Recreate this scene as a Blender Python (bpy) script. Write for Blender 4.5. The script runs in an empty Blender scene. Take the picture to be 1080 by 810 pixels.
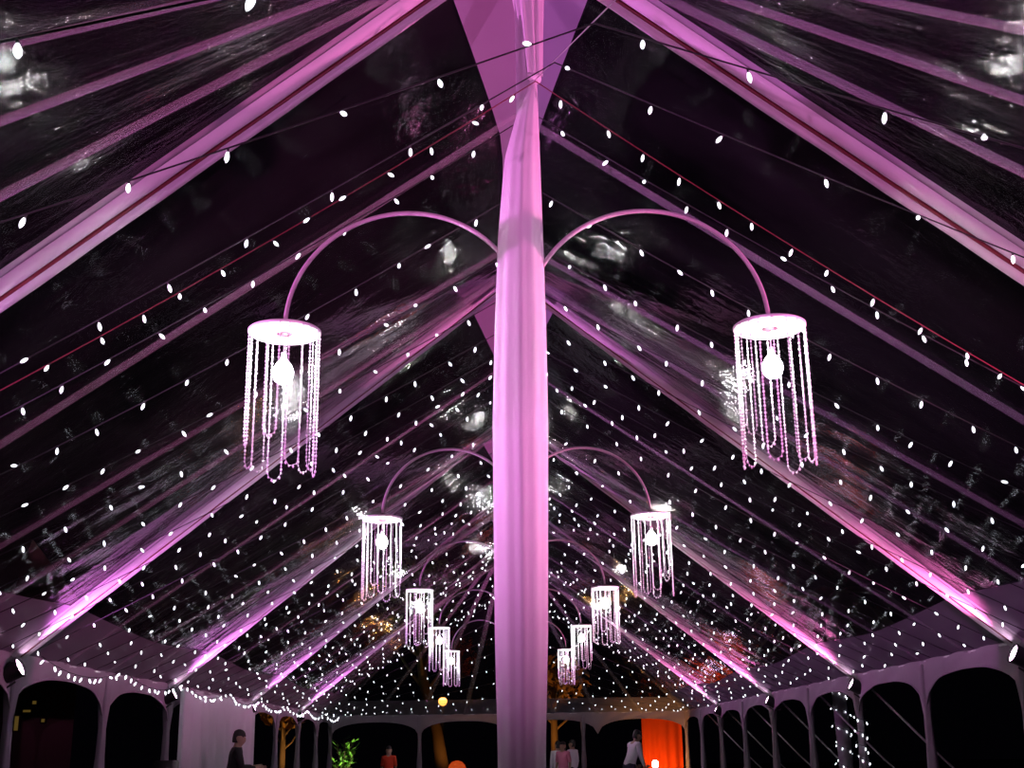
import bpy, math, random
from mathutils import Vector, Matrix
random.seed(7)
C = bpy.context.scene.collection
SC = bpy.context.scene
PI = math.pi

# ---------------------------------------------------------------- camera
CH = 1.35
F, PITCH, YAW, ROLL, CX = 1282.4, 0.2920, 0.0114, 0.0148, -0.1754
def cam_setup():
    fw = Vector((math.sin(YAW), math.cos(YAW), 0))
    r = Vector((math.cos(YAW), -math.sin(YAW), 0))
    f = fw * math.cos(PITCH) + Vector((0, 0, math.sin(PITCH)))
    u = -fw * math.sin(PITCH) + Vector((0, 0, math.cos(PITCH)))
    r2 = r * math.cos(ROLL) - u * math.sin(ROLL)
    u2 = r * math.sin(ROLL) + u * math.cos(ROLL)
    m = Matrix((r2, u2, -f)).transposed().to_4x4()
    m.translation = Vector((CX, 0, CH))
    cd = bpy.data.cameras.new('camera'); co = bpy.data.objects.new('camera', cd); C.objects.link(co)
    cd.sensor_fit = 'HORIZONTAL'; cd.sensor_width = 36; cd.lens = F / 1080 * 36
    cd.clip_start = 0.05; cd.clip_end = 400
    co.matrix_world = m; SC.camera = co
    return r2, u2, f
CR, CU, CF = cam_setup()
def at(px, py, Y):
    """the place at distance Y down the tent that the photo shows at (px, py)"""
    d = CR * ((px - 540) / F) - CU * ((py - 405) / F) + CF
    t = Y / d.y
    return Vector((CX, 0, CH)) + d * t

# ---------------------------------------------------------------- world, exposure
w = bpy.data.worlds.new('night'); SC.world = w; w.use_nodes = True
w.node_tree.nodes['Background'].inputs[0].default_value = (0.010, 0.008, 0.018, 1)
w.node_tree.nodes['Background'].inputs[1].default_value = 0.015
SC.view_settings.view_transform = 'Standard'
SC.view_settings.look = 'None'
SC.view_settings.exposure = 1.5
SC.view_settings.gamma = 1
SC.view_settings.use_curve_mapping = False
SC.cycles.max_bounces = 8
SC.cycles.transparent_max_bounces = 24
SC.cycles.caustics_reflective = False
SC.cycles.caustics_refractive = False

CAN_POWER = 620
CAN_LEFT, CAN_RIGHT = (0.84, 0.20, 0.80), (1.0, 0.18, 0.56)
BULB_STRENGTH = 1.35
CHANDELIER_STRENGTH = 75

# ---------------------------------------------------------------- materials
def mat(name, col, rough=0.6, metal=0.0, emit=None, strength=0, spec=0.5):
    m = bpy.data.materials.new(name); m.use_nodes = True
    b = m.node_tree.nodes['Principled BSDF']
    b.inputs['Base Color'].default_value = (*col, 1)
    b.inputs['Roughness'].default_value = rough
    b.inputs['Metallic'].default_value = metal
    b.inputs['Specular IOR Level'].default_value = spec
    if emit:
        b.inputs['Emission Color'].default_value = (*emit, 1)
        b.inputs['Emission Strength'].default_value = strength
    return m
def nodes(m):
    nt = m.node_tree
    return nt, nt.nodes, nt.links
def fabric(name, col, trans=0.35, scale=60, wrinkle=0.25, see=0.0):
    """thin cloth: diffuse + translucent, weave and soft wrinkles as bump, optional see-through share"""
    m = bpy.data.materials.new(name); m.use_nodes = True
    nt, N, L = nodes(m); N.clear()
    out = N.new('ShaderNodeOutputMaterial'); d = N.new('ShaderNodeBsdfDiffuse'); t = N.new('ShaderNodeBsdfTranslucent')
    mx = N.new('ShaderNodeMixShader'); mx.inputs[0].default_value = trans
    tc = N.new('ShaderNodeTexCoord'); no = N.new('ShaderNodeTexNoise'); no.inputs['Scale'].default_value = 2.2
    n2 = N.new('ShaderNodeTexNoise'); n2.inputs['Scale'].default_value = scale
    bp = N.new('ShaderNodeBump'); bp.inputs['Strength'].default_value = wrinkle; bp.inputs['Distance'].default_value = 0.05
    b2 = N.new('ShaderNodeBump'); b2.inputs['Strength'].default_value = 0.15; b2.inputs['Distance'].default_value = 0.003
    L.new(tc.outputs['Object'], no.inputs['Vector']); L.new(tc.outputs['Object'], n2.inputs['Vector'])
    L.new(no.outputs[0], bp.inputs['Height']); L.new(n2.outputs[0], b2.inputs['Height']); L.new(bp.outputs[0], b2.inputs['Normal'])
    rp = N.new('ShaderNodeMapRange'); rp.inputs[3].default_value = 0.9; rp.inputs[4].default_value = 1.05
    L.new(no.outputs[0], rp.inputs[0])
    mc = N.new('ShaderNodeVectorMath'); mc.operation = 'SCALE'; mc.inputs[0].default_value = col
    L.new(rp.outputs[0], mc.inputs['Scale'])
    for s in (d, t):
        L.new(mc.outputs[0], s.inputs['Color']); L.new(b2.outputs[0], s.inputs['Normal'])
    L.new(d.outputs[0], mx.inputs[1]); L.new(t.outputs[0], mx.inputs[2])
    if see:
        tr = N.new('ShaderNodeBsdfTransparent'); m2 = N.new('ShaderNodeMixShader'); m2.inputs[0].default_value = see
        L.new(mx.outputs[0], m2.inputs[1]); L.new(tr.outputs[0], m2.inputs[2]); L.new(m2.outputs[0], out.inputs[0])
    else:
        L.new(mx.outputs[0], out.inputs[0])
    return m
def vinyl():
    """clear PVC: see-through, glossy, wrinkled along the slope, a little dust and scratches"""
    m = bpy.data.materials.new('clear_vinyl'); m.use_nodes = True
    nt, N, L = nodes(m); N.clear()
    out = N.new('ShaderNodeOutputMaterial')
    uv = N.new('ShaderNodeUVMap')
    def noise(sx, sy, scale, detail=2.0):
        mp = N.new('ShaderNodeMapping'); mp.inputs['Scale'].default_value = (sx, sy, 1)
        n = N.new('ShaderNodeTexNoise'); n.inputs['Scale'].default_value = scale; n.inputs['Detail'].default_value = detail
        L.new(uv.outputs[0], mp.inputs[0]); L.new(mp.outputs[0], n.inputs['Vector'])
        return n
    n1 = noise(1.0, 0.28, 2.6)          # long wrinkles up the slope
    n2 = noise(1.0, 1.0, 0.9, 1)        # broad billows
    n3 = noise(1.0, 0.7, 17, 3)         # crinkle
    b1 = N.new('ShaderNodeBump'); b1.inputs['Strength'].default_value = 0.6; b1.inputs['Distance'].default_value = 0.045
    b2 = N.new('ShaderNodeBump'); b2.inputs['Strength'].default_value = 0.7; b2.inputs['Distance'].default_value = 0.12
    b3 = N.new('ShaderNodeBump'); b3.inputs['Strength'].default_value = 0.55; b3.inputs['Distance'].default_value = 0.008
    L.new(n1.outputs[0], b1.inputs['Height']); L.new(n2.outputs[0], b2.inputs['Height']); L.new(n3.outputs[0], b3.inputs['Height'])
    L.new(b1.outputs[0], b2.inputs['Normal']); L.new(b2.outputs[0], b3.inputs['Normal'])
    fr = N.new('ShaderNodeFresnel'); fr.inputs[0].default_value = 1.5; L.new(b3.outputs[0], fr.inputs['Normal'])
    mu = N.new('ShaderNodeMath'); mu.operation = 'MULTIPLY'; mu.inputs[1].default_value = 1.0; mu.use_clamp = True
    L.new(fr.outputs[0], mu.inputs[0])
    gl = N.new('ShaderNodeBsdfGlossy'); gl.inputs['Roughness'].default_value = 0.10; L.new(b3.outputs[0], gl.inputs['Normal'])
    tr = N.new('ShaderNodeBsdfTransparent'); tr.inputs[0].default_value = (0.93, 0.93, 0.95, 1)
    m1 = N.new('ShaderNodeMixShader'); L.new(mu.outputs[0], m1.inputs[0]); L.new(tr.outputs[0], m1.inputs[1]); L.new(gl.outputs[0], m1.inputs[2])
    di = N.new('ShaderNodeBsdfDiffuse'); di.inputs[0].default_value = (0.8, 0.76, 0.86, 1)
    tl = N.new('ShaderNodeBsdfTranslucent'); tl.inputs[0].default_value = (0.8, 0.76, 0.86, 1)
    m2 = N.new('ShaderNodeMixShader'); m2.inputs[0].default_value = 0.4; L.new(di.outputs[0], m2.inputs[1]); L.new(tl.outputs[0], m2.inputs[2])
    nd = noise(1.0, 0.35, 1.1, 4)
    mr = N.new('ShaderNodeMapRange'); mr.inputs[1].default_value = 0.35; mr.inputs[2].default_value = 0.75
    mr.inputs[3].default_value = 0.001; mr.inputs[4].default_value = 0.021; L.new(nd.outputs[0], mr.inputs[0])
    m3 = N.new('ShaderNodeMixShader'); L.new(mr.outputs[0], m3.inputs[0]); L.new(m1.outputs[0], m3.inputs[1]); L.new(m2.outputs[0], m3.inputs[2])
    L.new(m3.outputs[0], out.inputs[0])
    return m
M = {
 'vinyl': vinyl(),
 'seam': fabric('seam_webbing', (0.78, 0.74, 0.80), 0.45, 80, 0.1, see=0.72),
 'sleeve': fabric('sleeve_cloth', (0.84, 0.80, 0.84), 0.3, 70, 0.15),
 'band': fabric('band_cloth', (0.80, 0.76, 0.82), 0.4, 70, 0.15, see=0.40),
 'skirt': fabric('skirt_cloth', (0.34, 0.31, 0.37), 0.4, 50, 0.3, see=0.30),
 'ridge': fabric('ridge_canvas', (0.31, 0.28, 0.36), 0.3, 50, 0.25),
 'drape': fabric('pole_drape_cloth', (0.86, 0.83, 0.87), 0.25, 90, 0.2),
 'valance': fabric('valance_cloth', (0.44, 0.38, 0.45), 0.25, 50, 0.3),  # white cloth; the dimmer pink light on it is mixed into this colour
 'curtain': fabric('white_curtain_cloth', (0.80, 0.80, 0.86), 0.2, 60, 0.3),
 'orange_curtain': fabric('orange_curtain_cloth', (0.90, 0.10, 0.015), 0.3, 60, 0.3),
 'red_cord': mat('red_cord', (0.16, 0.012, 0.025), 0.5),
 'black_cord': mat('black_cord', (0.012, 0.012, 0.014), 0.6),
 'wire': mat('steel_wire', (0.6, 0.58, 0.62), 0.35, 0.8),
 'pole': mat('painted_pole', (0.7, 0.68, 0.72), 0.35, 0.3),
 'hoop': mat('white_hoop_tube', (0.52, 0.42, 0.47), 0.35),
 'disc': mat('white_enamel', (0.88, 0.87, 0.88), 0.45),
 'hub': mat('steel_hub', (0.10, 0.035, 0.06), 0.5, 0.2),
 'crystal': mat('crystal_bead', (0.90, 0.88, 0.92), 0.12, 0.0, spec=1.0),
 'lamp': mat('hot_lamp_glass', (1, 1, 1), 0.4, 0, (1.0, 0.97, 0.98), CHANDELIER_STRENGTH),
 'bulb': mat('bulb_glass', (1, 1, 1), 0.3, 0, (0.86, 0.92, 1.0), BULB_STRENGTH),
 'socket': mat('bulb_socket', (0.02, 0.03, 0.025), 0.5),
 'can': mat('black_lamp_housing', (0.015, 0.015, 0.017), 0.45),
 'lens_left': mat('pink_lens', (1, 1, 1), 0.3, 0, (1.0, 0.62, 0.92), 9),
 'ground': mat('dark_lawn', (0.018, 0.02, 0.014), 0.95),
 'floor': mat('dark_floor_boards', (0.05, 0.04, 0.035), 0.6),
 'bark': mat('bark', (0.16, 0.11, 0.07), 0.9),
 'leaf': mat('leaf', (0.08, 0.14, 0.03), 0.6),
 'leaf_orange': mat('orange_leaf', (0.30, 0.16, 0.04), 0.7),  # orange-brown leaf colour
 'leaf_bright': mat('bright_leaf', (0.22, 0.50, 0.06), 0.5),
 'house': mat('dark_render', (0.030, 0.024, 0.018), 0.9),
 'lit_window': mat('lit_window', (0.1, 0.1, 0.1), 0.4, 0, (1.0, 0.62, 0.12), 0.025),
 'warm_lamp': mat('warm_lamp_globe', (1, 0.8, 0.5), 0.4, 0, (1.0, 0.40, 0.07), 3),
 'skin': mat('skin', (0.36, 0.22, 0.16), 0.55),
 'hair': mat('dark_hair', (0.012, 0.010, 0.010), 0.6),
 'black_cloth': mat('black_cloth', (0.012, 0.012, 0.014), 0.85),
 'white_cloth': mat('white_cloth', (0.78, 0.76, 0.82), 0.85),
 'pink_cloth': mat('pink_cloth', (0.65, 0.20, 0.32), 0.85),
 'red_cloth': mat('red_cloth', (0.75, 0.06, 0.02), 0.85),
 'navy_cloth': mat('navy_cloth', (0.02, 0.02, 0.045), 0.85),
 'wood': mat('dark_wood', (0.11, 0.05, 0.035), 0.55),
 'pot': mat('grey_pot', (0.25, 0.24, 0.23), 0.8),
 'shade': mat('orange_lamp_shade', (0.85, 0.22, 0.04), 0.7, 0, (1.0, 0.10, 0.015), 0.13),
}

# ---------------------------------------------------------------- mesh helpers
class MB:
    def __init__(s): s.v = []; s.f = []; s.mi = []; s.uv = {}
    def add(s, vs, fs, mi=0):
        o = len(s.v); s.v += [tuple(p) for p in vs]
        for f in fs: s.f.append(tuple(i + o for i in f)); s.mi.append(mi)
        return o
    def grid(s, rows, closed=False, mi=0):
        n = len(rows[0]); o = len(s.v)
        for r in rows: s.v += [tuple(p) for p in r]
        for i in range(len(rows) - 1):
            for j in range(n if closed else n - 1):
                k = (j + 1) % n
                s.f.append((o + i * n + j, o + i * n + k, o + (i + 1) * n + k, o + (i + 1) * n + j)); s.mi.append(mi)
        return o
    def tube(s, pts, r, n=8, mi=0, caps=True):
        pts = [Vector(p) for p in pts]; rows = []; prev = None
        for i, p in enumerate(pts):
            t = (pts[min(i + 1, len(pts) - 1)] - pts[max(i - 1, 0)]).normalized()
            if prev is None:
                a = Vector((0, 0, 1)) if abs(t.z) < .9 else Vector((1, 0, 0))
                x = t.cross(a).normalized()
            else:
                x = (prev - t * prev.dot(t)).normalized()
            prev = x; y = t.cross(x)
            rr = r[i] if isinstance(r, (list, tuple)) else r
            rows.append([p + (x * math.cos(2 * PI * k / n) + y * math.sin(2 * PI * k / n)) * rr for k in range(n)])
        o = s.grid(rows, True, mi)
        if caps:
            s.f.append(tuple(o + k for k in range(n))[::-1]); s.mi.append(mi)
            b = o + (len(rows) - 1) * n
            s.f.append(tuple(b + k for k in range(n))); s.mi.append(mi)
    def lathe(s, prof, n=24, mi=0, c=(0, 0, 0)):
        rows = [[(c[0] + r * math.cos(2 * PI * k / n), c[1] + r * math.sin(2 * PI * k / n), c[2] + z) for k in range(n)] for r, z in prof]
        s.grid(rows, True, mi)
    def box(s, a, b, mi=0, bev=0.0):
        x0, y0, z0 = a; x1, y1, z1 = b
        e = bev or min(x1 - x0, y1 - y0, z1 - z0) * .08
        ring = lambda q, z: [(x0 + q, y0 + e, z), (x0 + e, y0 + q, z), (x1 - e, y0 + q, z), (x1 - q, y0 + e, z), (x1 - q, y1 - e, z), (x1 - e, y1 - q, z), (x0 + e, y1 - q, z), (x0 + q, y1 - e, z)]
        rows = [ring(e, z0), ring(0, z0 + e), ring(0, z1 - e), ring(e, z1)]
        o = s.grid(rows, True, mi)
        s.f.append(tuple(o + k for k in range(8))[::-1]); s.mi.append(mi)
        s.f.append(tuple(o + 24 + k for k in range(8))); s.mi.append(mi)
    def mesh(s, name, mats, smooth=True):
        me = bpy.data.meshes.new(name); me.from_pydata(s.v, [], s.f)
        for m in (mats if isinstance(mats, (list, tuple)) else [mats]): me.materials.append(m)
        me.polygons.foreach_set('material_index', s.mi)
        me.polygons.foreach_set('use_smooth', [smooth] * len(s.f))
        me.update(); return me
    def build(s, name, mats, parent=None, smooth=True, loc=None):
        o = bpy.data.objects.new(name, s.mesh(name, mats, smooth)); C.objects.link(o)
        if parent: o.parent = parent
        if loc is not None: o.location = loc
        return o
def tag(o, label=None, cat=None, group=None, kind=None):
    if label: o['label'] = label
    if cat: o['category'] = cat
    if group: o['group'] = group
    if kind: o['kind'] = kind
    return o
def empty(name, loc, label, cat, group=None, rz=0):
    o = bpy.data.objects.new(name, None); C.objects.link(o); o.location = loc; o.rotation_euler = (0, 0, rz)
    o.empty_display_size = .1
    return tag(o, label, cat, group)
def copy_tree(o, parent=None):
    c = o.copy(); C.objects.link(c)
    if parent: c.parent = parent
    for ch in list(o.children): copy_tree(ch, c)
    return c
def lerp(a, b, t): return a + (b - a) * t
ORD = ['nearest', 'second nearest', 'third nearest', 'fourth nearest', 'farthest']
NUM = ['first', 'second', 'third', 'fourth', 'fifth', 'sixth', 'seventh', 'eighth', 'ninth', 'tenth', 'eleventh', 'twelfth', 'thirteenth']

# ---------------------------------------------------------------- the tent's measures
D0, S = 6.829, 6.10
WE, HE = 5.26, CH + 1.005
PEAK = CH + 5.22
TIP = CH + 4.06
YP = [D0 + k * S for k in range(5)]
Y_FRONT, Y_END = D0 - S, D0 + 5 * S
def ridge_z(y):
    u = ((y - D0) / S) % 1.0
    if y <= D0 or y >= YP[4]: return PEAK
    return CH + 4.25 + .97 * abs(2 * u - 1) ** 1.35
def line_ends(y, side):
    """ridge and eave point of the roof line that meets the long eave at y"""
    yr = min(max(y, D0), YP[4])
    return Vector((0, yr, ridge_z(y))), Vector((side * WE, y, HE))
def roof_pt(y, side, s):
    a, b = line_ends(y, side)
    return a.lerp(b, s)

# ---------------------------------------------------------------- ground and floor
g = MB(); n = 24
g.grid([[(-70 + 140 * i / n, -25 + 130 * j / n, 0.0) for i in range(n + 1)] for j in range(n + 1)])
tag(g.build('ground', M['ground']), kind='structure')
g = MB(); g.box((-WE + .35, Y_FRONT + .3, 0.0), (WE - .35, Y_END - .3, .03), bev=.01)
tag(g.build('floor', M['floor']), kind='structure')

# ---------------------------------------------------------------- clear roof
SEAM_U = (0.24, 0.49, 0.71)
rv = MB(); uvs = []
def roof_sheet(ends, u0):
    """ends: list of (ridge, eave, u) roof lines; cloth between them with a slight billow"""
    ns = 14; o = len(rv.v)
    for a, b, u in ends:
        for k in range(ns + 1):
            rv.v.append(tuple(a.lerp(b, k / ns))); uvs.append((u, k / ns * (b - a).length))
    for i in range(len(ends) - 1):
        for k in range(ns):
            p = o + i * (ns + 1) + k
            rv.f.append((p, p + 1, p + ns + 2, p + ns + 1)); rv.mi.append(0)
for side in (-1, 1):
    ys = []
    y = Y_FRONT
    while y < Y_END - 1e-6: ys.append(y); y += S / 16
    ys.append(Y_END)
    roof_sheet([(*line_ends(y, side), y + side * 40) for y in ys], 0)
for pk, ye in ((YP[0], Y_FRONT), (YP[4], Y_END)):
    roof_sheet([(Vector((0, pk, PEAK)), Vector((-WE + 2 * WE * i / 24, ye, HE)), i * .45 + ye) for i in range(25)], 0)
for i, f in enumerate(rv.f):                        # every face looks down into the tent
    a, b, c = (Vector(rv.v[q]) for q in f[:3]); d = Vector(rv.v[f[3]])
    if ((c - a).cross(d - b)).z > 0: rv.f[i] = f[::-1]
ceiling = rv.build('ceiling', M['vinyl'])
ul = ceiling.data.uv_layers.new(name='UVMap')
for lp in ceiling.data.loops: ul.data[lp.index].uv = uvs[lp.vertex_index]
tag(ceiling, kind='structure')

def strip(mb, a, b, wa, wb, drop=.015, n=10, bow=.012):
    """flat band hung just under the roof from a to b"""
    d = (b - a).normalized(); sd = d.cross(Vector((0, 0, 1))).normalized(); nn = sd.cross(d).normalized()
    if nn.z > 0: nn = -nn
    rows = []
    for i in range(n + 1):
        p = a.lerp(b, i / n); w_ = lerp(wa, wb, i / n) / 2
        rows.append([p + sd * (w_ * q) + nn * (drop + bow * (1 - q * q)) for q in (-1, -.5, 0, .5, 1)])
    mb.grid(rows)
def seam(a, b, w_=.13):
    m = MB(); strip(m, a, b, w_, w_); m.build('seam_strip', M['seam'], ceiling)
for side in (-1, 1):
    for k in range(4):
        for u in SEAM_U:
            y = YP[k] + u * S
            a, b = line_ends(y, side); seam(a, b)
    for v in (.24, .43, .62, .78, 1.0):
        for y in (D0 - v * S, YP[4] + v * S):
            a, b = line_ends(y, side); seam(a, b)
for x in (-2.63, 0, 2.63):
    for pk, ye in ((YP[0], Y_FRONT), (YP[4], Y_END)):
        seam(Vector((0, pk, PEAK)), Vector((x, ye, HE)))
for x in (-3.95, -1.3, 1.3, 3.95):
    seam(Vector((0, YP[4], PEAK)), Vector((x, Y_END, HE)))

# opaque cloth skirt along the foot of the roof
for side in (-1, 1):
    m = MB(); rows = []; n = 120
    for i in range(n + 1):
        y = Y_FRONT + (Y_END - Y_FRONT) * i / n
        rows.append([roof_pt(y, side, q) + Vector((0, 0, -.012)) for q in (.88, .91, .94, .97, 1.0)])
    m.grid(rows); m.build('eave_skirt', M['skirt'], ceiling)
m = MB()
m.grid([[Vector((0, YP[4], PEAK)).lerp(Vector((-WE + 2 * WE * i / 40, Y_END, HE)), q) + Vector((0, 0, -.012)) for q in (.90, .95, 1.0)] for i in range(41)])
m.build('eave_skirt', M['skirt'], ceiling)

# white canvas along the ridge, wide at each pole and narrow between
def ridge_w(y):
    d = min(abs(y - p) for p in YP) / S
    return .15 + .47 * max(0, 1 - d / .27) ** 1.15
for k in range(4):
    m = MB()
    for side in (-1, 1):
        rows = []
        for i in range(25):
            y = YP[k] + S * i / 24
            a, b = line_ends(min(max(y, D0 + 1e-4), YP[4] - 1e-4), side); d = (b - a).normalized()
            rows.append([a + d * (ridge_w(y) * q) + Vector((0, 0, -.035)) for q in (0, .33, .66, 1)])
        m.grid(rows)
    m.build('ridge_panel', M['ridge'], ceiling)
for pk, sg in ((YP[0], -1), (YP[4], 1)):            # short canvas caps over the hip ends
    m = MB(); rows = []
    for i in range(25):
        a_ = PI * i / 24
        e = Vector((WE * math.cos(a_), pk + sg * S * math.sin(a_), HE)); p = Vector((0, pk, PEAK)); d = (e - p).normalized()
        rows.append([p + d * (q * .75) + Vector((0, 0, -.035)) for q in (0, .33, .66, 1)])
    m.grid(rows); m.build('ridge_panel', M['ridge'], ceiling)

# ---------------------------------------------------------------- rafter sleeves at each pole
SIDE = {-1: 'left', 1: 'right'}
for k, y in enumerate(YP):
    for side in (-1, 1):
        a, b = line_ends(y, side)
        if 0 < k < 4: a = Vector((0, y, PEAK))
        r = empty('rafter_sleeve', a, 'white cloth rafter sleeve lit %s on the %s slope above the %s pole' % ('pink' if side < 0 else 'violet', SIDE[side], ORD[k]), 'rafter sleeve', 'cloth rafter sleeves')
        d = (b - a); L_ = d.length; d.normalize()
        sd = Vector((0, 1, 0)); nn = d.cross(sd); nn = nn if nn.z < 0 else -nn
        n = 28
        def lobes(off, rad, ripple):
            rows = []
            for i in range(n + 1):
                p = d * (L_ * (.02 + .975 * i / n)); wb = 1 + ripple * math.sin(i * 1.7 + k)
                rows.append([p + sd * (off + rad * math.cos(t) * wb) + nn * (.03 + rad * .9 * math.sin(t) * wb) for t in [PI * j / 8 for j in range(9)]])
            return rows
        m = MB(); m.grid(lobes(-.078, .06, .04)); m.build('near_fold', M['sleeve'], r)
        m = MB(); m.grid(lobes(.078, .064, .04)); m.build('far_fold', M['sleeve'], r)
        m = MB(); m.tube([d * (L_ * (.02 + .97 * i / n)) + nn * .062 + sd * .002 for i in range(n + 1)], .013, 6); m.build('tension_cord', M['red_cord'], r)
        m = MB(); rows = []
        for i in range(n + 1):
            p = d * (L_ * i / n)
            rows.append([p + sd * q + nn * .022 for q in (-.2, -.1, 0, .1, .2)])
        m.grid(rows); m.build('backing_band', M['band'], r)

# ---------------------------------------------------------------- eave beams, valances
def eave_beam(p, q, nm):
    m = MB(); m.tube([Vector(p), Vector(p).lerp(Vector(q), .5), Vector(q)], .04, 10); tag(m.build(nm, M['pole']), kind='structure')
eave_beam((-WE, Y_FRONT, HE), (-WE, Y_END, HE), 'trim_1')
eave_beam((WE, Y_FRONT, HE), (WE, Y_END, HE), 'trim_2')
eave_beam((-WE, Y_END, HE), (WE, Y_END, HE), 'trim_3')
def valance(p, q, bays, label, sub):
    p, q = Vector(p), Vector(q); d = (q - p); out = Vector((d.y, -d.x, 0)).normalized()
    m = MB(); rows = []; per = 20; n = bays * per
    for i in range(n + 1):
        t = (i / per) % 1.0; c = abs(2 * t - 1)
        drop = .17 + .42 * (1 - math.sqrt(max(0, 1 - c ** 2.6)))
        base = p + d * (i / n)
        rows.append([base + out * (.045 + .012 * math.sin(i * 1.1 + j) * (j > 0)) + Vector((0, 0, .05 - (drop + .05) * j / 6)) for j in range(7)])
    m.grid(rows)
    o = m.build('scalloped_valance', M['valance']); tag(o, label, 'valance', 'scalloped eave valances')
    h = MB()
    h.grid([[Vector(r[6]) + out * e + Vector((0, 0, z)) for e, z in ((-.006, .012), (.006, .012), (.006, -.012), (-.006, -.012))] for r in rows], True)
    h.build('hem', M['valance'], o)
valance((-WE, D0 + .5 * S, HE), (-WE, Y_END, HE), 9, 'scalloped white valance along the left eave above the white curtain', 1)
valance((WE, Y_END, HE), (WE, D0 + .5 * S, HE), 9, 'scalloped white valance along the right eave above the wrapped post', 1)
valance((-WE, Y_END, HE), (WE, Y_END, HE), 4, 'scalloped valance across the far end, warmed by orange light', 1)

# ---------------------------------------------------------------- side posts
def make_post():
    r = bpy.data.objects.new('side_post', None); C.objects.link(r); r.empty_display_size = .1
    m = MB(); m.tube([(0, 0, 0), (0, 0, 1.2), (0, 0, HE - .02)], .03, 10); m.build('tube', M['pole'], r)
    m = MB(); rows = []
    for i in range(15):
        z = HE - .04 - (HE - .12) * i / 14
        rr = .062 + .012 * math.sin(i * .9) - .016 * math.exp(-((z - 1.75) / .12) ** 2)
        rows.append([(rr * (1 + .12 * math.sin(5 * a + i * .3)) * math.cos(a), rr * (1 + .12 * math.sin(5 * a + i * .3)) * math.sin(a), z) for a in [2 * PI * j / 20 for j in range(20)]])
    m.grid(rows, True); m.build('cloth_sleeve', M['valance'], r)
    m = MB(); m.box((-.1, -.1, 0), (.1, .1, .012)); m.build('base_plate', M['wire'], r)
    return r
post0 = make_post(); first = True
def place_post(x, y, label):
    global first
    o = post0 if first else copy_tree(post0); first = False
    o.location = (x, y, 0); tag(o, label, 'post', 'cloth covered side posts')
def count_word(i): return NUM[i]
for side in (-1, 1):
    for i in range(2, 10):
        y = D0 + i * .5 * S
        nm = {(1, 4): 'cloth covered post wrapped with white bulbs under the right eave'}.get((side, i))
        place_post(side * (WE - .03), y, nm or 'slim cloth covered post under the %s eave, %s from the far corner' % (SIDE[side], count_word(9 - i)))
place_post(-WE, Y_END, 'slim cloth covered post at the far left corner of the tent')
place_post(WE, Y_END, 'slim cloth covered post at the far right corner beside the orange curtain')
for i, x in enumerate((-2.63, 0, 2.2)):
    place_post(x, Y_END, ['slim post at the far end, left of the centre pole', 'slim post at the far end hidden behind the centre pole', 'slim post at the far end, between centre pole and orange curtain'][i])

# guy ropes beyond the right eave
for j, i in enumerate(range(4, 10)):
    y = D0 + i * .5 * S
    r = empty('guy_rope', (WE + .05, y, HE - .05), 'slack pale guy strap running out from the right eave, %s from the near end' % NUM[j], 'guy strap', 'guy straps outside the right eave')
    m = MB(); m.tube([(0, 0, 0), (1.1, -.05, -1.18), (2.2, -.1, -HE + .05 + .06)], .017, 6); m.build('strap', M['pole'], r)
    m = MB(); m.tube([(2.18, -.1, -HE + .22), (2.26, -.1, -HE + .05)], .02, 6); m.build('stake', M['wire'], r)

# ---------------------------------------------------------------- centre poles with drapes
def ellipse_rows(spec, nl=11, amp=.022, n=60):
    rows = []
    for z, xl, xr, dy, ph in spec:
        cx, rx = (xl + xr) / 2, (xr - xl) / 2
        row = []
        for j in range(n):
            a = 2 * PI * j / n; w_ = 1 + amp * math.sin(nl * a + ph) + amp * .6 * math.sin(nl * .4 // 1 * a + 1.3 * ph)
            row.append((cx + rx * w_ * math.cos(a), dy * w_ * math.sin(a), z))
        rows.append(row)
    return rows
def interp(keys, z):
    for (z0, *a), (z1, *b) in zip(keys, keys[1:]):
        if z0 >= z >= z1:
            t = (z0 - z) / (z0 - z1); t = t
            return [lerp(p, q, t) for p, q in zip(a, b)]
    return list(keys[-1][1:])
DR = [(TIP, .045, .088, .03), (CH + 3.83, -.04, .092, .075), (CH + 3.5, -.125, .096, .12), (CH + 3.0, -.168, .102, .15), (CH + 2.4, -.195, .108, .16), (CH + 1.8, -.212, .106, .165), (CH + .6, -.212, .08, .16), (CH, -.203, .055, .15), (.06, -.21, .05, .16)]
def make_pole():
    r = bpy.data.objects.new('centre_pole', None); C.objects.link(r)
    m = MB(); m.tube([(0, 0, .03), (0, 0, 3), (0, 0, PEAK - .06)], .045, 16); m.build('tube', M['pole'], r)
    m = MB(); m.lathe([(0, .03), (.22, .03), (.22, .045), (.08, .05), (.06, .16), (0, .16)], 24); m.build('base_plate', M['wire'], r)
    m = MB(); m.lathe([(.0, 0), (.085, 0), (.1, .02), (.1, .05), (0, .06)], 20, c=(0, 0, PEAK - .12)); m.build('top_collar', M['wire'], r)
    return r
def make_drape(r):
    m = MB(); spec = []
    for i in range(60):
        z = TIP + (.06 - TIP) * i / 59; xl, xr, dy = interp(DR, z)
        spec.append((z, xl, xr, dy, .35 * math.sin(i * .11)))
    m.grid(ellipse_rows(spec), True); m.build('hanging_cloth', M['drape'], r)
    m = MB(); spec = []
    for i in range(24):
        t = i / 23; z = lerp(PEAK - .16, TIP + .03, t); wd = lerp(.13, .05, t ** .7)
        spec.append((z, .02 + .045 * t - wd, .02 + .045 * t + wd, wd, 1.5 * t))
    m.grid(ellipse_rows(spec, 9, .16), True); m.build('gathered_top', M['sleeve'], r)
    m = MB(); m.lathe([(.028, -.02), (.05, -.012), (.052, .012), (.03, .022)], 16, c=(.066, 0, TIP + .01)); m.build('tie', M['drape'], r)
    return r
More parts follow.
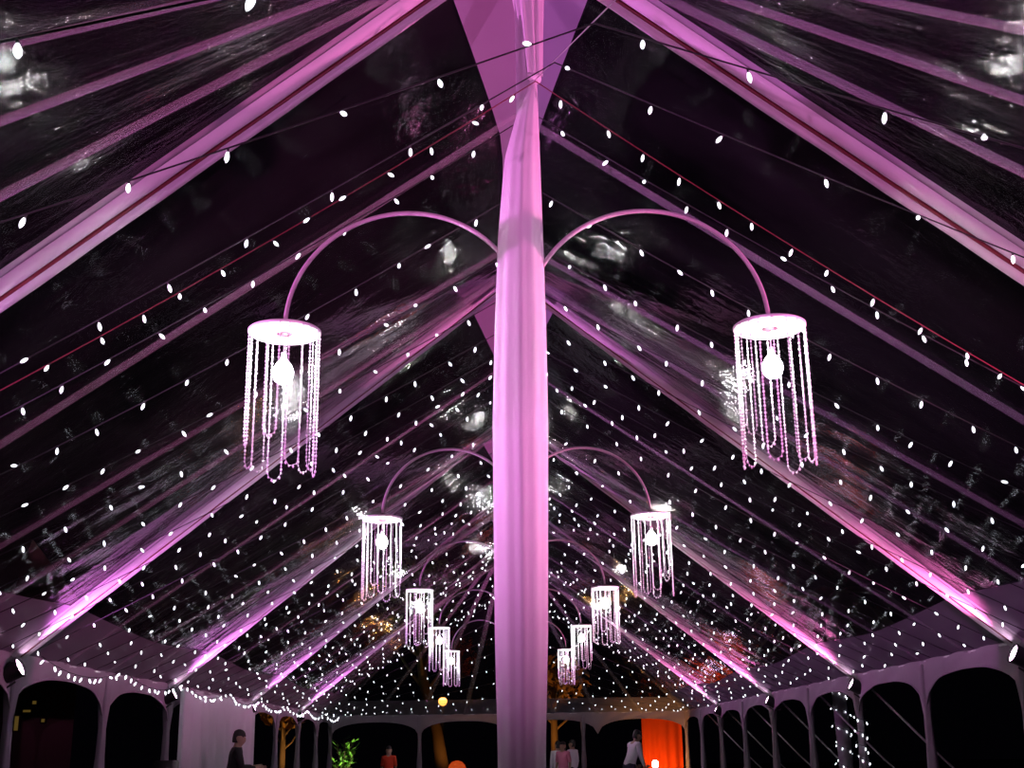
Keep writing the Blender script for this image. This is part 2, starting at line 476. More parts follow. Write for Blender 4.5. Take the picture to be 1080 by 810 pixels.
for k, y in enumerate(YP):
    p = make_drape(make_pole()) if k == 0 else copy_tree(p0)
    if k == 0: p0 = p
    p.location = (0, y, 0)
    tag(p, 'tall centre pole wrapped in a long white drape, %s of the row' % ORD[k], 'pole', 'draped centre poles')

# ---------------------------------------------------------------- hoop brackets and chandeliers
XD, HD = 1.441, CH + 2.381
RH = XD / 2
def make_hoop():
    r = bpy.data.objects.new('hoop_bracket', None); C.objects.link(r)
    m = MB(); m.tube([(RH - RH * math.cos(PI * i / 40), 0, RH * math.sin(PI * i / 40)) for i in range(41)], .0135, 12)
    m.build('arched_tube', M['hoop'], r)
    m = MB(); m.lathe([(.05, -.05), (.062, -.05), (.062, .05), (.05, .05), (.05, -.05)], 20); m.build('pole_clamp', M['hub'], r)
    m = MB(); m.lathe([(0, -.03), (.026, -.03), (.028, 0), (.024, .03), (.0, .03)], 14, c=(2 * RH, 0, -.01)); m.build('end_fitting', M['hub'], r)
    return r
def chain_mesh(width, length):
    """one loop of beads hanging from two rim points"""
    pts = []; r = width / 2
    n = int(length / .021)
    for i in range(n): pts.append((-r, -i * .021))
    na = max(5, int(PI * r / .021))
    for i in range(1, na): a = PI * i / na; pts.append((-r * math.cos(a), -(n - 1) * .021 - r * 1.2 * math.sin(a)))
    for i in range(n - 1, -1, -1): pts.append((r, -i * .021))
    m = MB()
    for i, (x, z) in enumerate(pts):
        b = .0085 if i % 2 else .0062
        m.add([(x + b, 0, z), (x, b, z), (x - b, 0, z), (x, -b, z), (x, 0, z + b * 1.35), (x, 0, z - b * 1.35)],
              [(0, 1, 4), (1, 2, 4), (2, 3, 4), (3, 0, 4), (1, 0, 5), (2, 1, 5), (3, 2, 5), (0, 3, 5)])
    m.tube([(x, 0, z) for x, z in pts[::2]] + [(pts[-1][0], 0, pts[-1][1])], .0016, 4)
    return m.mesh('bead_chain', M['crystal'], False)
CHAINS = [chain_mesh(.085, .78), chain_mesh(.095, .72), chain_mesh(.08, .84), chain_mesh(.075, .66)]
def make_chandelier(seed):
    rnd = random.Random(seed)
    r = bpy.data.objects.new('beaded_chandelier', None); C.objects.link(r)
    R = .215
    m = MB(); m.lathe([(.05, -.004), (R - .01, -.004), (R, 0.004), (R, .014), (R - .008, .02), (.05, .02), (.045, .01), (.05, -.004)], 48); m.build('top_disc', M['disc'], r)
    m = MB(); m.lathe([(0, .055), (.03, .055), (.045, .035), (.05, .03), (.05, -.006), (.03, -.016), (.012, -.02), (0, -.02)], 20); m.build('hub', M['hub'], r)
    m = MB(); m.tube([(0, 0, -.015), (0, 0, -.12)], .004, 6); m.tube([(0, 0, -.12), (0, 0, -.165)], .017, 12); m.build('lamp_holder', M['disc'], r)
    m = MB(); m.lathe([(0, -.31), (.03, -.304), (.05, -.285), (.06, -.255), (.058, -.225), (.043, -.195), (.022, -.17), (.015, -.155), (0, -.155)], 20); m.build('lamp', M['lamp'], r)
    nl = 9
    for i in range(nl):
        a = 2 * PI * i / nl + rnd.uniform(-.12, .12)
        o = bpy.data.objects.new('bead_chain', CHAINS[rnd.choice((0, 0, 1, 2, 2, 3))]); C.objects.link(o); o.parent = r
        o.location = ((R - .012) * math.cos(a), (R - .012) * math.sin(a), -.002); o.rotation_euler = (0, 0, a + PI / 2)
    return r
hoop0 = make_hoop(); ch = [make_chandelier(3), make_chandelier(8)]
used = set()
for k, y in enumerate(YP):
    for side in (-1, 1):
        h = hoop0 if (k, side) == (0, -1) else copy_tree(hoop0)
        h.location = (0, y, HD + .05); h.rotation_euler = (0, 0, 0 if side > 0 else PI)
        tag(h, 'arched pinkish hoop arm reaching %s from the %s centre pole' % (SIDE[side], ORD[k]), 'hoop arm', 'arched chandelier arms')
        j = (k + (side > 0)) % 2
        c = ch[j] if j not in used else copy_tree(ch[j]); used.add(j)
        c.location = (side * XD, y, HD); c.rotation_euler = (0, 0, .35 * k + side)
        tag(c, 'lit bead chain chandelier with white disc top, %s one on the %s side' % (ORD[k], SIDE[side]), 'chandelier', 'beaded chandeliers')

# ---------------------------------------------------------------- pink uplight cans at the eaves
def make_can(side):
    r = bpy.data.objects.new('uplight_can', None); C.objects.link(r)
    m = MB(); m.lathe([(0, -.17), (.06, -.17), (.085, -.15), (.095, -.08), (.1, .06), (.108, .07), (.108, .085), (.094, .085), (.09, .062), (0, .06)], 24)
    h = m.build('housing', M['can'], r)
    m = MB(); m.lathe([(0, .072), (.05, .07), (.089, .063)], 24); l = m.build('lens', M['lens_left'], r)
    m = MB(); m.tube([(0, .115, -.02), (0, .13, -.12), (0, 0.07, -.235), (0, -.07, -.235), (0, -.13, -.12), (0, -.115, -.02)], .011, 6); m.build('yoke', M['can'], r)
    d = bpy.data.lights.new('uplight_beam', 'SPOT'); d.energy = CAN_POWER; d.color = CAN_LEFT if side < 0 else CAN_RIGHT
    d.spot_size = math.radians(74); d.spot_blend = 1; d.shadow_soft_size = .06
    lo = bpy.data.objects.new('uplight_beam', d); C.objects.link(lo); lo.parent = r; lo.location = (0, 0, .1); lo.rotation_euler = (PI, 0, 0)
    return r
for side in (-1, 1):
    c0 = make_can(side)
    for k, y in enumerate(YP):
        c = c0 if k == 0 else copy_tree(c0)
        p = Vector((side * (WE - .10), y - .17, HE - .16)); c.location = p
        aim = Vector((-side * 1.2, y - .3, PEAK - 1.3)) - p
        c.rotation_euler = aim.to_track_quat('Z', 'Y').to_euler()
        tag(c, 'black stage can with pink lens below the %s rafter sleeve on the %s' % (ORD[k], SIDE[side]), 'spotlight', 'pink uplight cans')

for side in (-1, 1):  # extra cans added out of view to brighten the nearest pole and seams
    c = make_can(side); p = Vector((side * (WE - .3), Y_FRONT + .3, HE - .1)); c.location = p
    c.rotation_euler = (Vector((0, D0, PEAK - 2.2)) - p).to_track_quat('Z', 'Y').to_euler()
    lo = [q for q in c.children if q.type == 'LIGHT'][0]; lo.data.energy = 350; lo.data.color = (1.0, .30, .82); lo.data.spot_size = math.radians(50)
    tag(c, 'added unseen stage can at the near %s corner lighting the nearest pole' % SIDE[side], 'spotlight', 'pink uplight cans')

# ---------------------------------------------------------------- string lights
def bulb_mesh():
    m = MB()
    m.lathe([(0, 0), (.007, 0), (.008, -.02), (.006, -.022)], 8, 1)
    m.lathe([(.006, -.02), (.012, -.03), (.0165, -.044), (.0155, -.058), (.009, -.07), (0, -.078)], 8, 0)
    return m.mesh('bulb', [M['bulb'], M['socket']])
BULB = bulb_mesh()
def string(name, pts, spacing, cord, label, cat='string of lights', group=None, lead=.25, cordr=.004, limit=100, sc=1.0):
    """pts: polyline; the cord and hanging bulbs are the parts"""
    r = empty(name, pts[0], label, cat, group)
    o = Vector(pts[0]); P = [Vector(p) - o for p in pts]
    m = MB(); m.tube(P, cordr, 5); m.build('cord', cord, r)
    seg = [(b - a).length for a, b in zip(P, P[1:])]; tot = sum(seg); d = lead; nb = 0
    while d < tot - .05 and nb < limit:
        q = d; i = 0
        while q > seg[i]: q -= seg[i]; i += 1
        p = P[i].lerp(P[i + 1], q / seg[i])
        b = bpy.data.objects.new('bulb', BULB); C.objects.link(b); b.parent = r; b.location = p
        b.rotation_euler = (random.gauss(0, .45), random.gauss(0, .45), random.uniform(0, 6.3)); b.scale = (sc * .60, sc * .60, sc * .82)
        nb += 1; d += spacing * random.uniform(.82, 1.18)
    return r
def wire_pt(y):
    if y <= D0:
        t = (D0 - y) / S
        return Vector((.066 + .48 * t, y, TIP - .02 - 2.86 * t))
    if y >= YP[4]:
        t = (y - YP[4]) / S
        return Vector((.066, y, TIP - .02 - (TIP - HE - .25) * t))
    u = ((y - D0) / S) % 1.0
    return Vector((.066, y, TIP - .02 - 1.5 * u * (1 - u)))
def strand(y, ye, label, sp, cord=None, sag=.22):
    a = wire_pt(y); P = []
    l, r = Vector((-WE + .08, ye[0], HE + .02)), Vector((WE - .08, ye[1], HE + .02))
    for i in range(13): t = i / 12; p = l.lerp(a, t); p.z -= sag * 4 * t * (1 - t) * .5; P.append(p)
    for i in range(1, 13): t = i / 12; p = a.lerp(r, t); p.z -= sag * 4 * t * (1 - t) * .5; P.append(p)
    return string('light_string', P, sp, cord or M['black_cord'], label, group='strings of white bulbs across the tent', lead=random.uniform(.1, .35))
fronts = [(5.80, 6.95, 5.5, 'second string of large bulbs in front of the nearest pole'), (4.50, 4.46, 4.0, 'string of large bulbs on black cord nearest the top of the picture'),
          (2.45, 2.8, 2.8, 'topmost short run of black cord with one large bulb, upper left')]
for y, yl, yr_, lb in fronts:
    strand(y, (yl, yr_), lb, .5, sag=.1)
strand(D0 - .12, (D0 + .23, D0 + .76), 'red corded string of bulbs tied at the nearest pole tip', .30, M['red_cord'])
BETW = ['first and second', 'second and third', 'third and fourth', 'fourth and fifth']
for k in range(4):
    for i in range(8):
        if k == 0 and i == 0: pass
        y = YP[k] + (i + .35) * S / 8
        dy = .25 * (1 - i / 8) if k == 0 else 0
        strand(y, (y + dy + random.uniform(-.1, .1), y + dy + random.uniform(-.1, .1)), 'cross tent string of white bulbs, %s of eight between %s centre poles' % (NUM[i], BETW[k]), .325)
for i in range(7):
    y = YP[4] + (i + .4) * S / 7.2
    strand(y, (y, y), 'cross tent string of white bulbs, %s beyond the farthest centre pole' % NUM[i], .42, sag=.12)
# steel wires that carry them
m = MB(); ys = [2.0 + (Y_END - 2.3) * i / 160 for i in range(161)]
m.tube([wire_pt(y) + Vector((0, 0, .012)) for y in ys], .0028, 5)
tag(m.build('ridge_wire', M['wire']), 'thin steel wire under the ridge that carries the light strings', 'wire')
# dense string along the left eave, another along the far eave
P = []
for i in range(91):
    y = D0 + S + (Y_END - D0 - S) * i / 90; t = ((y - D0) / (S / 2)) % 1
    P.append((-WE + .26, y, HE + .03 - .16 * 4 * t * (1 - t)))
string('eave_light_string', P, .25, M['black_cord'], 'dense string of bulbs swagged along the left eave over the white curtain', sc=1.25)
string('eave_light_string', [(lerp(-WE + .2, WE - .2, i / 40), Y_END - .12, HE + .06 + .12 * math.sin(PI * i / 40)) for i in range(41)], .43, M['black_cord'], 'string of bulbs along the eave of the far end above the valance')
# bulbs wound round a side post and a palm trunk on the right
def wound(x, y, rad, z0, z1, turns, label, n=160):
    return string('wound_light_string', [(x + rad * math.cos(2 * PI * turns * i / n), y + rad * math.sin(2 * PI * turns * i / n), lerp(z0, z1, i / n)) for i in range(n + 1)], .17, M['black_cord'], label, limit=70)
wound(WE - .03, D0 + 2 * S, .095, HE - .5, .5, 7, 'string of bulbs wound around the side post under the right eave')
tp = at(890, 790, 25.0)
r = empty('palm_trunk', (tp.x, tp.y, 0), 'pale palm trunk wound with bulbs just outside the right eave', 'tree')
m = MB(); m.tube([(0, 0, 0), (.02, 0, 1), (0, 0, 2.2), (-.02, 0, 3.4), (0, 0, 4.3)], [.17, .14, .135, .13, .12], 16); m.build('trunk', M['valance'], r)
m = MB()
for i in range(13):
    a = i * 2.4; up = .9 if i % 2 else .3
    pts = [Vector((math.cos(a) * t * 1.7, math.sin(a) * t * 1.7, 4.3 + up * t - 1.5 * t * t)) for t in (0, .25, .5, .75, 1)]
    sd = Vector((-math.sin(a), math.cos(a), 0))
    m.grid([[p + sd * (w_ * q) - Vector((0, 0, .5 * abs(q) * w_)) for q in (-1, 0, 1)] for p, w_ in zip(pts, (.04, .22, .26, .18, .02))])
m.build('fronds', M['leaf'], r)
wound(tp.x, tp.y, .165, 2.6, .5, 6, 'string of bulbs wound around the palm trunk outside the right eave')

# ---------------------------------------------------------------- curtains
def curtain(p, q, z0, z1, folds, amp, m_, label):
    p, q = Vector(p), Vector(q); d = q - p; out = Vector((d.y, -d.x, 0)).normalized()
    n = folds * 12; rows = []
    for j in range(13):
        t = j / 12; z = lerp(z1, z0, t)
        rows.append([p + d * (i / n) + out * (amp * (.35 + .65 * t) * (math.sin(2 * PI * i / 12) + .5 * math.sin(2 * PI * i / 31 + 2))) + Vector((0, 0, z + .02 * math.sin(i * .3) * (j == 0))) for i in range(n + 1)])
    m = MB(); m.grid(rows); o = m.build('side_curtain', m_); tag(o, label, 'curtain')
    h = MB(); h.tube([tuple(Vector(r_) ) for r_ in rows[0]], .012, 6); h.build('heading_tape', m_, o)
    return o
curtain((-WE + .17, D0 + 2.02 * S, 0), (-WE + .17, D0 + 2.98 * S, 0), .04, HE - .06, 10, .06, M['curtain'], 'white pleated side curtain on the left behind the person in black')
curtain((3.95, Y_END + .16, 0), (WE - .12, Y_END + .16, 0), .04, HE - .06, 4, .05, M['orange_curtain'], 'glowing orange curtain at the far right corner')

# ---------------------------------------------------------------- warm lights, trees and a house outside
def ground_uplight(x, y, aim, power, col, label, size=70):
    r = empty('ground_uplight', (x, y, .03), label, 'spotlight')
    h = MB(); h.lathe([(0, .0), (.09, 0), (.1, .02), (.1, .13), (.085, .15), (.08, .13), (0, .12)], 20); h.build('housing', M['can'], r)
    h = MB(); h.lathe([(0, .135), (.05, .133), (.08, .13)], 20); h.build('lens', M['warm_lamp'], r)
    d = bpy.data.lights.new('uplight_beam', 'SPOT'); d.energy = power; d.color = col; d.spot_size = math.radians(size); d.spot_blend = .8; d.shadow_soft_size = .06
    lo = bpy.data.objects.new('uplight_beam', d); C.objects.link(lo); lo.parent = r; lo.location = (0, 0, .17)
    lo.rotation_euler = (-(Vector(aim) - Vector((x, y, .2)))).to_track_quat('Z', 'Y').to_euler()
def tree(x, y, h, rad, leaf, label, trunk_r=.16, lean=(0, 0), n=900, zc=.72):
    r = empty('tree', (x, y, 0), label, 'tree'); rnd = random.Random(int(x * 10 + y))
    m = MB(); m.tube([(0, 0, 0), (lean[0] * .3, lean[1] * .3, h * .25), (lean[0] * .8, lean[1] * .8, h * .5), (lean[0], lean[1], h * .75)], [trunk_r * 1.3, trunk_r, trunk_r * .85, trunk_r * .5], 12)
    for i in range(7):
        a = i * 2.4; b = Vector((lean[0] * .8, lean[1] * .8, h * (.42 + .04 * i)))
        e = Vector((lean[0] + math.cos(a) * rad * .7, lean[1] + math.sin(a) * rad * .7, h * (.62 + .04 * i)))
        m.tube([b, b.lerp(e, .5) + Vector((0, 0, -.1)), e], [trunk_r * .4, trunk_r * .25, trunk_r * .1], 6)
    m.build('trunk', M['bark'], r)
    m = MB()
    for i in range(n):
        v = Vector((rnd.gauss(0, 1), rnd.gauss(0, 1), rnd.gauss(0, 1))).normalized() * rnd.random() ** .4
        c = Vector((lean[0] + v.x * rad, lean[1] + v.y * rad, h * zc + v.z * rad * .75))
        a = Vector((rnd.uniform(-1, 1), rnd.uniform(-1, 1), rnd.uniform(-1, .3))).normalized(); b = a.cross(Vector((rnd.uniform(-1, 1), rnd.uniform(-1, 1), rnd.uniform(-1, 1)))).normalized()
        s = rnd.uniform(.09, .2)
        m.add([c - a * s, c + b * s * .45, c + a * s, c - b * s * .45 + Vector((0, 0, .03))], [(0, 1, 2), (0, 2, 3)])
    m.build('foliage', leaf, r, smooth=False)
p = at(299, 764, 40); tree(p.x, p.y, 3.4, .8, M['leaf_orange'], 'small tree with orange lit leaves beyond the left eave', .1, n=320, zc=.78)
ground_uplight(p.x + .5, p.y - .9, (p.x, p.y, 2.6), 50, (1, .5, .12), 'small warm uplight at the foot of the orange lit tree')
p = at(584, 742, 43); tree(p.x, p.y, 4.6, 1.25, M['leaf_orange'], 'tree with orange lit crown seen over the far end beside the drape', .13, n=500, zc=.78)
p2 = at(478, 775, 43); tree(p2.x - .25, p2.y, 7.5, 1.7, M['leaf'], 'leaning tree with orange lit trunk beyond the far end', .2, lean=(-1.0, .2), n=900, zc=.9)
ground_uplight(p2.x + .4, p2.y - 1.3, (p2.x - .3, p2.y, 2.4), 28, (1, .38, .06), 'orange uplight at the foot of the leaning tree trunk')
ground_uplight(p.x - .2, p.y - 1.6, (p.x, p.y, 3.6), 90, (1, .40, .07), 'orange uplight under the tree beside the drape')
ground_uplight(4.35, Y_END - .9, (4.5, Y_END + .1, 1.5), 55, (1, .42, .10), 'added orange uplight on the floor making the orange curtain glow', 110)  # lamp added so that the curtain glows
ground_uplight(-.6, Y_END + 1.6, (-.2, Y_END + .1, 2.3), 40, (1, .42, .10), 'orange uplight outside the middle of the far end', 110)
def street_lamp(px, py, Y, label, power):
    p = at(px, py, Y); r = empty('garden_lamp', (p.x, p.y, 0), label, 'lamp')
    m = MB(); m.tube([(0, 0, 0), (0, 0, p.z * .5), (0, 0, p.z - .14)], [.06, .045, .035], 10); m.build('post', M['can'], r)
    m = MB(); m.lathe([(0, .15), (.07, .14), (.14, .07), (.16, 0), (.13, -.09), (.06, -.14), (0, -.15)], 20, c=(0, 0, p.z)); m.build('globe', M['warm_lamp'], r)
    m = MB(); m.lathe([(0, .2), (.05, .19), (.15, .12), (.16, .1), (0, .1)], 20, c=(0, 0, p.z + .03)); m.build('cap', M['can'], r)
street_lamp(467, 740, 45, 'warm orange garden lamp shining beyond the far end, left of the drape', 0)
# green shrub
p = at(364, 792, 39.5); r = empty('leafy_shrub', (p.x, p.y, 0), 'bright green leafy shrub behind the far end', 'shrub')
m = MB(); rnd = random.Random(4)
stems = MB()
for i in range(22):
    a = i * 2.4; hh = rnd.uniform(.9, 1.75); rr = rnd.uniform(.1, .42)
    e = Vector((math.cos(a) * rr, math.sin(a) * rr, hh)); stems.tube([(0, 0, .3), e * .5 + Vector((0, 0, .2)), e], .012, 5)
    for j in range(7):
        c = e.lerp(Vector((0, 0, .5)), j * .11); b = Vector((rnd.uniform(-1, 1), rnd.uniform(-1, 1), rnd.uniform(-.2, .8))).normalized(); s = b.cross(Vector((0, 0, 1))).normalized()
        m.add([c, c + b * .12 + s * .05, c + b * .26, c + b * .12 - s * .05], [(0, 1, 2, 3)])
stems.build('stem', M['bark'], r); m.build('foliage', M['leaf_bright'], r, smooth=False)
m = MB(); m.lathe([(0, 0), (.2, 0), (.26, .35), (.28, .36), (.26, .38), (.23, .33), (0, .32)], 20); m.build('pot', M['pot'], r)
ground_uplight(p.x + .2, p.y - 1.0, (p.x, p.y, 1.6), 50, (.85, 1, .55), 'small garden uplight before the green shrub')
# a dark house on the left with lit windows, seen through the near arch
hy = 24.0
hx = -13.2
r = empty('house', (hx, hy, 0), 'dark house with small lit windows seen through the near left arch', 'house')
m = MB(); m.box((-5.6, 0, 0), (3.2, 5, 4.2), bev=.03); m.build('walls', M['house'], r)
m = MB(); m.add([(-6, -.4, 4.15), (3.6, -.4, 4.15), (3.6, 5.4, 4.15), (-6, 5.4, 4.15), (-5.2, 2.5, 5.9), (2.8, 2.5, 5.9)], [(0, 1, 5, 4), (1, 2, 5), (2, 3, 4, 5), (3, 0, 4), (3, 2, 1, 0)]); m.build('roof', M['bark'], r, smooth=False)
for px, py, w_, h_ in ((10, 742, .045, .03), (37, 741, .035, .03), (18, 763, .035, .13), (46, 760, .03, .03), (29, 750, .07, .02)):
    p = at(px, py, hy - .03); lx, lz = p.x - hx, p.z
    m = MB(); m.box((lx - w_ - .03, -.06, lz - h_ - .03), (lx + w_ + .03, .02, lz + h_ + .03)); f = m.build('window_frame', M['house'], r)
    m = MB(); m.box((lx - w_, -.075, lz - h_), (lx + w_, -.05, lz + h_)); m.build('pane', M['lit_window'], f)

# ---------------------------------------------------------------- people
def skin_obj(name, verts, edges, radii, m_, parent, root=0, sub=2):
    me = bpy.data.meshes.new(name); me.from_pydata([tuple(v) for v in verts], edges, []); me.materials.append(m_)
    o = bpy.data.objects.new(name, me); C.objects.link(o); o.parent = parent
    md = o.modifiers.new('Skin', 'SKIN'); md.use_smooth_shade = True
    for i, sv in enumerate(me.skin_vertices[0].data):
        rr = radii[i]; sv.radius = rr if isinstance(rr, tuple) else (rr, rr); sv.use_root = (i == root)
    s = o.modifiers.new('Subdivision', 'SUBSURF'); s.levels = sub; s.render_levels = sub
    return o
def person(loc, rz, label, shirt, trousers, hair=M['hair'], lean=0.0, armL=None, armR=None, hgt=1.74, sleeves=.5, long_hair=False, head_tilt=0.0):
    """faces +Y before rz; arms: (elbow, wrist) offsets from the shoulder"""
    k = hgt / 1.74
    r = empty('person', loc, label, 'person', None, rz); r.scale = (k,) * 3
    def bend(v):                       # lean the upper body forward about the hips
        v = Vector(v)
        if v.z < .93: return v
        q = v - Vector((0, 0, .93)); c, s = math.cos(lean), math.sin(lean)
        return Vector((q.x, q.y * c + q.z * s, .93 + q.z * c - q.y * s))
    V, E_, R = [], [], []
    def j(v, rad, parent=None, b=True):
        V.append(bend(v) if b else Vector(v)); R.append(rad)
        if parent is not None: E_.append((parent, len(V) - 1))
        return len(V) - 1
    pel = j((0, 0, .95), (.15, .10)); wa = j((0, .01, 1.10), (.135, .09), pel); che = j((0, .015, 1.28), (.165, .105), wa); up = j((0, 0, 1.42), (.10, .075), che)
    nk = j((0, .0, 1.465), .058, up); hb = j((0, .02, 1.53), .074, nk); hm = j((0, .018, 1.60), (.09, .106), hb); ht = j((0, .010, 1.675), (.08, .094), hm)
    j((0, .122, 1.59), .013, hm)                                   # nose
    for s in (-1, 1): j((s * .09, .0, 1.60), .014, hm)           # ears
    wrists = []
    for s, arm in ((-1, armL), (1, armR)):
        sh = j((s * .175, 0, 1.405), .06, up)
        eo, wo = arm or ((s * .05, -.02, -.29), (s * .06, .05, -.54))
        el = j(Vector((s * .175, 0, 1.405)) + Vector(eo), .042, sh); wr = j(Vector((s * .175, 0, 1.405)) + Vector(wo), .027, el)
        d = (Vector(wo) - Vector(eo)).normalized(); side = d.cross(Vector((s, 0, 0)))
        if side.length < .1: side = d.cross(Vector((0, 0, 1)))
        side.normalize(); pn = d.cross(side) * 1.0
        w0 = Vector((s * .175, 0, 1.405)) + Vector(wo)
        pm = j(w0 + d * .075, (.036, .02), wr)
        for f, (off, ln) in enumerate(((-.027, .07), (-.009, .08), (.009, .075), (.026, .058))):
            b0 = w0 + d * .10 + side * off; cu = pn * .018 * -s
            a_ = j(b0, .0095, pm); b_ = j(b0 + d * ln * .5 + cu * .5, .0085, a_); j(b0 + d * ln * .85 + cu * 1.6, .007, b_)
        t0 = j(w0 + d * .05 - side * .04, .0105, pm); j(w0 + d * .085 - side * .06 + pn * -.01 * s, .0085, t0)
    for s in (-1, 1):
        hp = j((s * .095, 0, .88), .088, pel, False); kn = j((s * .10, .02, .49), .058, hp, False); an = j((s * .105, -.02, .09), .038, kn, False); j((s * .125, .13, .035), .032, an, False)
    skin_obj('body', V, E_, R, M['skin'], r)
    # clothing: slightly larger shells over the same joints
    V2, E2, R2 = [], [], []
    def j2(v, rad, parent=None, b=True):
        V2.append(bend(v) if b else Vector(v)); R2.append(rad)
        if parent is not None: E2.append((parent, len(V2) - 1))
        return len(V2) - 1
    a = j2((0, -.01, .86), (.19, .145), None, False); b0 = j2((0, 0, .97), (.18, .135), a); b = j2((0, .01, 1.10), (.165, .12), b0); c = j2((0, .015, 1.28), (.185, .125), b); d_ = j2((0, 0, 1.42), (.12, .09), c); j2((0, 0, 1.47), .062, d_)
    for s, arm in ((-1, armL), (1, armR)):
        eo, wo = arm or ((s * .05, -.02, -.29), (s * .06, .05, -.54)); so = Vector((s * .175, 0, 1.405))
        sh = j2(so, .074, d_); e2 = j2(so + Vector(eo), .056, sh)
        if sleeves > .5: j2(so + Vector(wo) * .97 + Vector(eo) * .03, .038, e2)
    skin_obj('shirt', V2, E2, R2, shirt, r)
    V3 = [(0, 0, .93), (-.095, 0, .84), (-.10, .02, .49), (-.105, -.02, .08), (.095, 0, .84), (.10, .02, .49), (.105, -.02, .08), (0, .0, 1.03)]
    skin_obj('trousers', V3, [(0, 1), (1, 2), (2, 3), (0, 4), (4, 5), (5, 6), (0, 7)], [(.16, .12), .112, .08, .07, .112, .08, .07, (.155, .115)], trousers, r)
    m = MB(); rows = []; low = 1.38 if long_hair else 1.535
    for a in range(13):
        t = PI * .5 * a / 12; row = []
        for b in range(24):
            f = 2 * PI * b / 24; front = max(0, math.sin(f))
            q = 1 - .22 * max(0, a - 8) / 4 if front < .3 else 1
            x, y_ = .086 * q * math.cos(f) * math.sin(t), .104 * q * math.sin(f) * math.sin(t)
            zz = 1.64 + .112 * math.cos(t)
            if a > 7: zz = lerp(zz, lerp(low, 1.665, min(1, front * 1.5) if front > .15 else front), (a - 7) / 5)
            row.append(bend((x * (1 - .12 * max(0, 1.6 - zz) / .1 * (not long_hair)), y_ + .002 - .012 * (front < .2), zz)))
        rows.append(row)
    m.grid(rows, True); ho = m.build('hair', hair, r)
    sm = ho.modifiers.new('Thickness', 'SOLIDIFY'); sm.thickness = .012; sm.offset = 0
    for s in (-1, 1):
        m = MB(); m.lathe([(0, -.008), (.006, -.006), (.008, 0), (.006, .006), (0, .008)], 10, c=tuple(bend((s * .034, .102, 1.622)))); m.build('eye', M['hair'], r)
        skin_obj('shoe', [(s * .105, -.06, .05), (s * .112, .03, .055), (s * .125, .16, .04)], [(0, 1), (1, 2)], [(.045, .05), (.05, .055), (.045, .038)], M['can'], r)
    return r
p = at(244, 800, 20.6)
person((p.x, p.y, .03), -PI / 2 + .35, 'person in black with short dark hair standing before the white curtain', M['black_cloth'], M['black_cloth'], lean=.16, armR=((.05, .12, -.26), (.0, .36, -.22)), armL=((-.06, .12, -.25), (-.02, .36, -.2)), hgt=1.69, sleeves=1)
p = at(659, 800, 30.0)
person((p.x + .1, p.y, .03), -1.1, 'person in a white shirt with dark hair leaning forward near the far end', M['white_cloth'], M['navy_cloth'], lean=.36, sleeves=1, hgt=1.76, armL=((-.05, .12, -.26), (-.02, .3, -.42)), armR=((.05, .12, -.26), (.02, .3, -.42)))
p = at(584, 800, 34.5)
person((p.x + .12, p.y, .03), .3, 'person in a white shirt standing right beside the drape at the far end', M['white_cloth'], M['navy_cloth'], hgt=1.52, sleeves=1)
p = at(594, 800, 33.5)
person((p.x, p.y, .03), 2.6, 'person in a pink top between two people near the far end', M['pink_cloth'], M['black_cloth'], hgt=1.50, long_hair=True, sleeves=.4)
p = at(604, 800, 34.8)
person((p.x, p.y, .03), .9, 'person in a pale shirt with dark trousers near the far end post', M['white_cloth'], M['black_cloth'], hgt=1.55, sleeves=1)
p = at(410, 803, 33.0)
person((p.x, p.y, .03), 2.9, 'person in a red shirt near the far end left of the middle post', M['red_cloth'], M['black_cloth'], hgt=1.45, sleeves=.4)

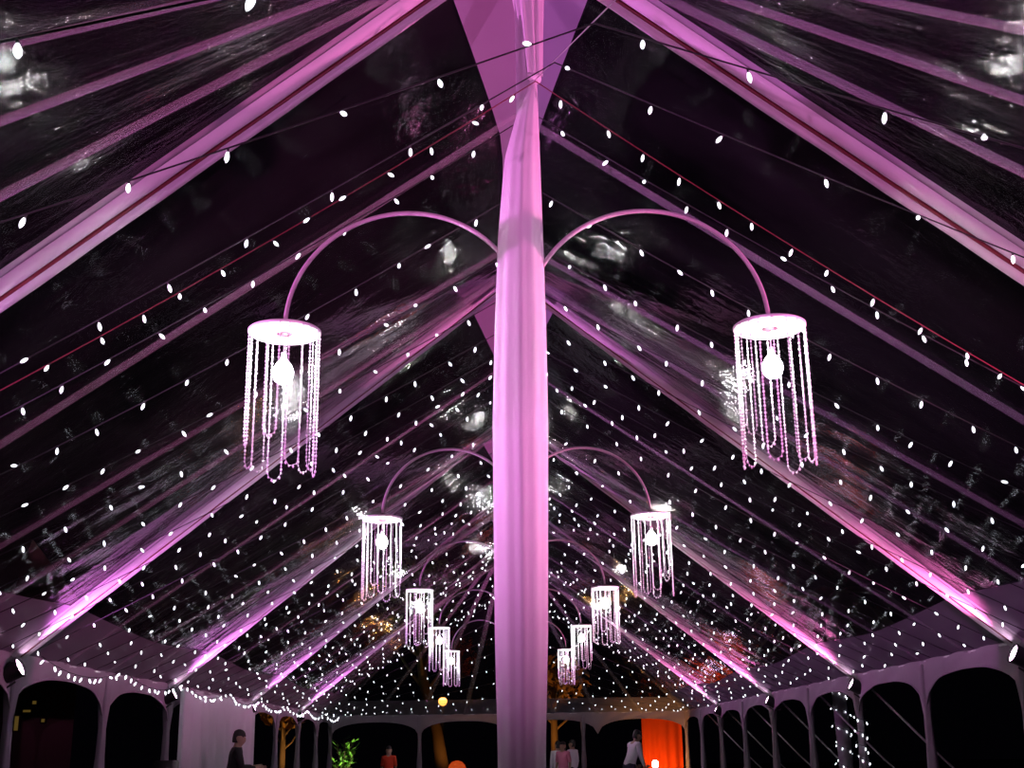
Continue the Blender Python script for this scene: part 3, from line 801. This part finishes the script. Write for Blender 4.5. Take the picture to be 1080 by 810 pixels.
# dark dj booth and loudspeaker on the left
p = at(246, 806, 19.6)
r = empty('wooden_booth', (p.x, p.y, .03), 'dark reddish wooden booth before the person in black', 'booth')
m = MB(); m.box((-.72, -.3, 0), (.72, .3, .94)); m.build('cabinet', M['wood'], r)
m = MB(); m.box((-.78, -.36, .94), (.78, .36, 1.0)); m.build('counter_top', M['wood'], r)
for x in (-.36, .36):
    m = MB(); m.box((x - .3, -.325, .1), (x + .3, -.3, .84)); m.build('front_panel', M['black_cloth'], r)
p = at(175, 800, 18.5)
r = empty('loudspeaker', (p.x, p.y, .03), 'black loudspeaker cabinet at the near end of the white curtain', 'loudspeaker')
m = MB(); m.box((-.16, -.16, .0), (.16, .16, 1.24)); m.build('cabinet', M['can'], r)
for z, rr in ((.3, .12), (.68, .12), (1.02, .06)):
    m = MB(); m.lathe([(0, .02), (rr * .3, .025), (rr * .8, .0), (rr, .02), (rr * 1.08, .012)], 24)
    o = m.build('speaker_cone', M['black_cloth'], r); o.rotation_euler = (PI / 2, 0, 0); o.location = (0, -.162, z)
# orange lamp shade and the bright torch near the far end
p = at(482, 803, 36.0)
r = empty('floor_lamp', (p.x, p.y, .03), 'domed orange glowing lamp left of the drape at the far end', 'lamp')
m = MB(); m.lathe([(0, .02), (.12, .015), (.16, 0), (.16, -.01), (0, -.01)], 20, c=(0, 0, .012)); m.tube([(0, 0, 0), (0, 0, .5), (0, 0, .82)], .014, 8); m.build('stand', M['can'], r)
m = MB(); m.lathe([(.04, .34), (.14, .31), (.22, .23), (.27, .1), (.28, -.04), (.27, -.04), (.26, .09), (.21, .22), (.13, .3), (.04, .34)], 28, c=(0, 0, .70)); m.build('shade', M['shade'], r)
p = at(691, 805, 34.0)
r = empty('table_lantern', (p.x, p.y, .03), 'small bright white lantern on a dark stand near the orange curtain', 'lantern')
m = MB(); m.tube([(0, 0, 0), (0, 0, .4), (0, 0, p.z - .15)], .02, 8); m.lathe([(0, 0), (.17, 0), (.16, .02), (0, .04)], 20); m.build('stand', M['can'], r)
m = MB(); m.lathe([(0, -.1), (.06, -.09), (.085, -.03), (.08, .04), (.05, .09), (0, .1)], 20, c=(0, 0, p.z - .05)); m.build('globe', M['lens_left'], r)
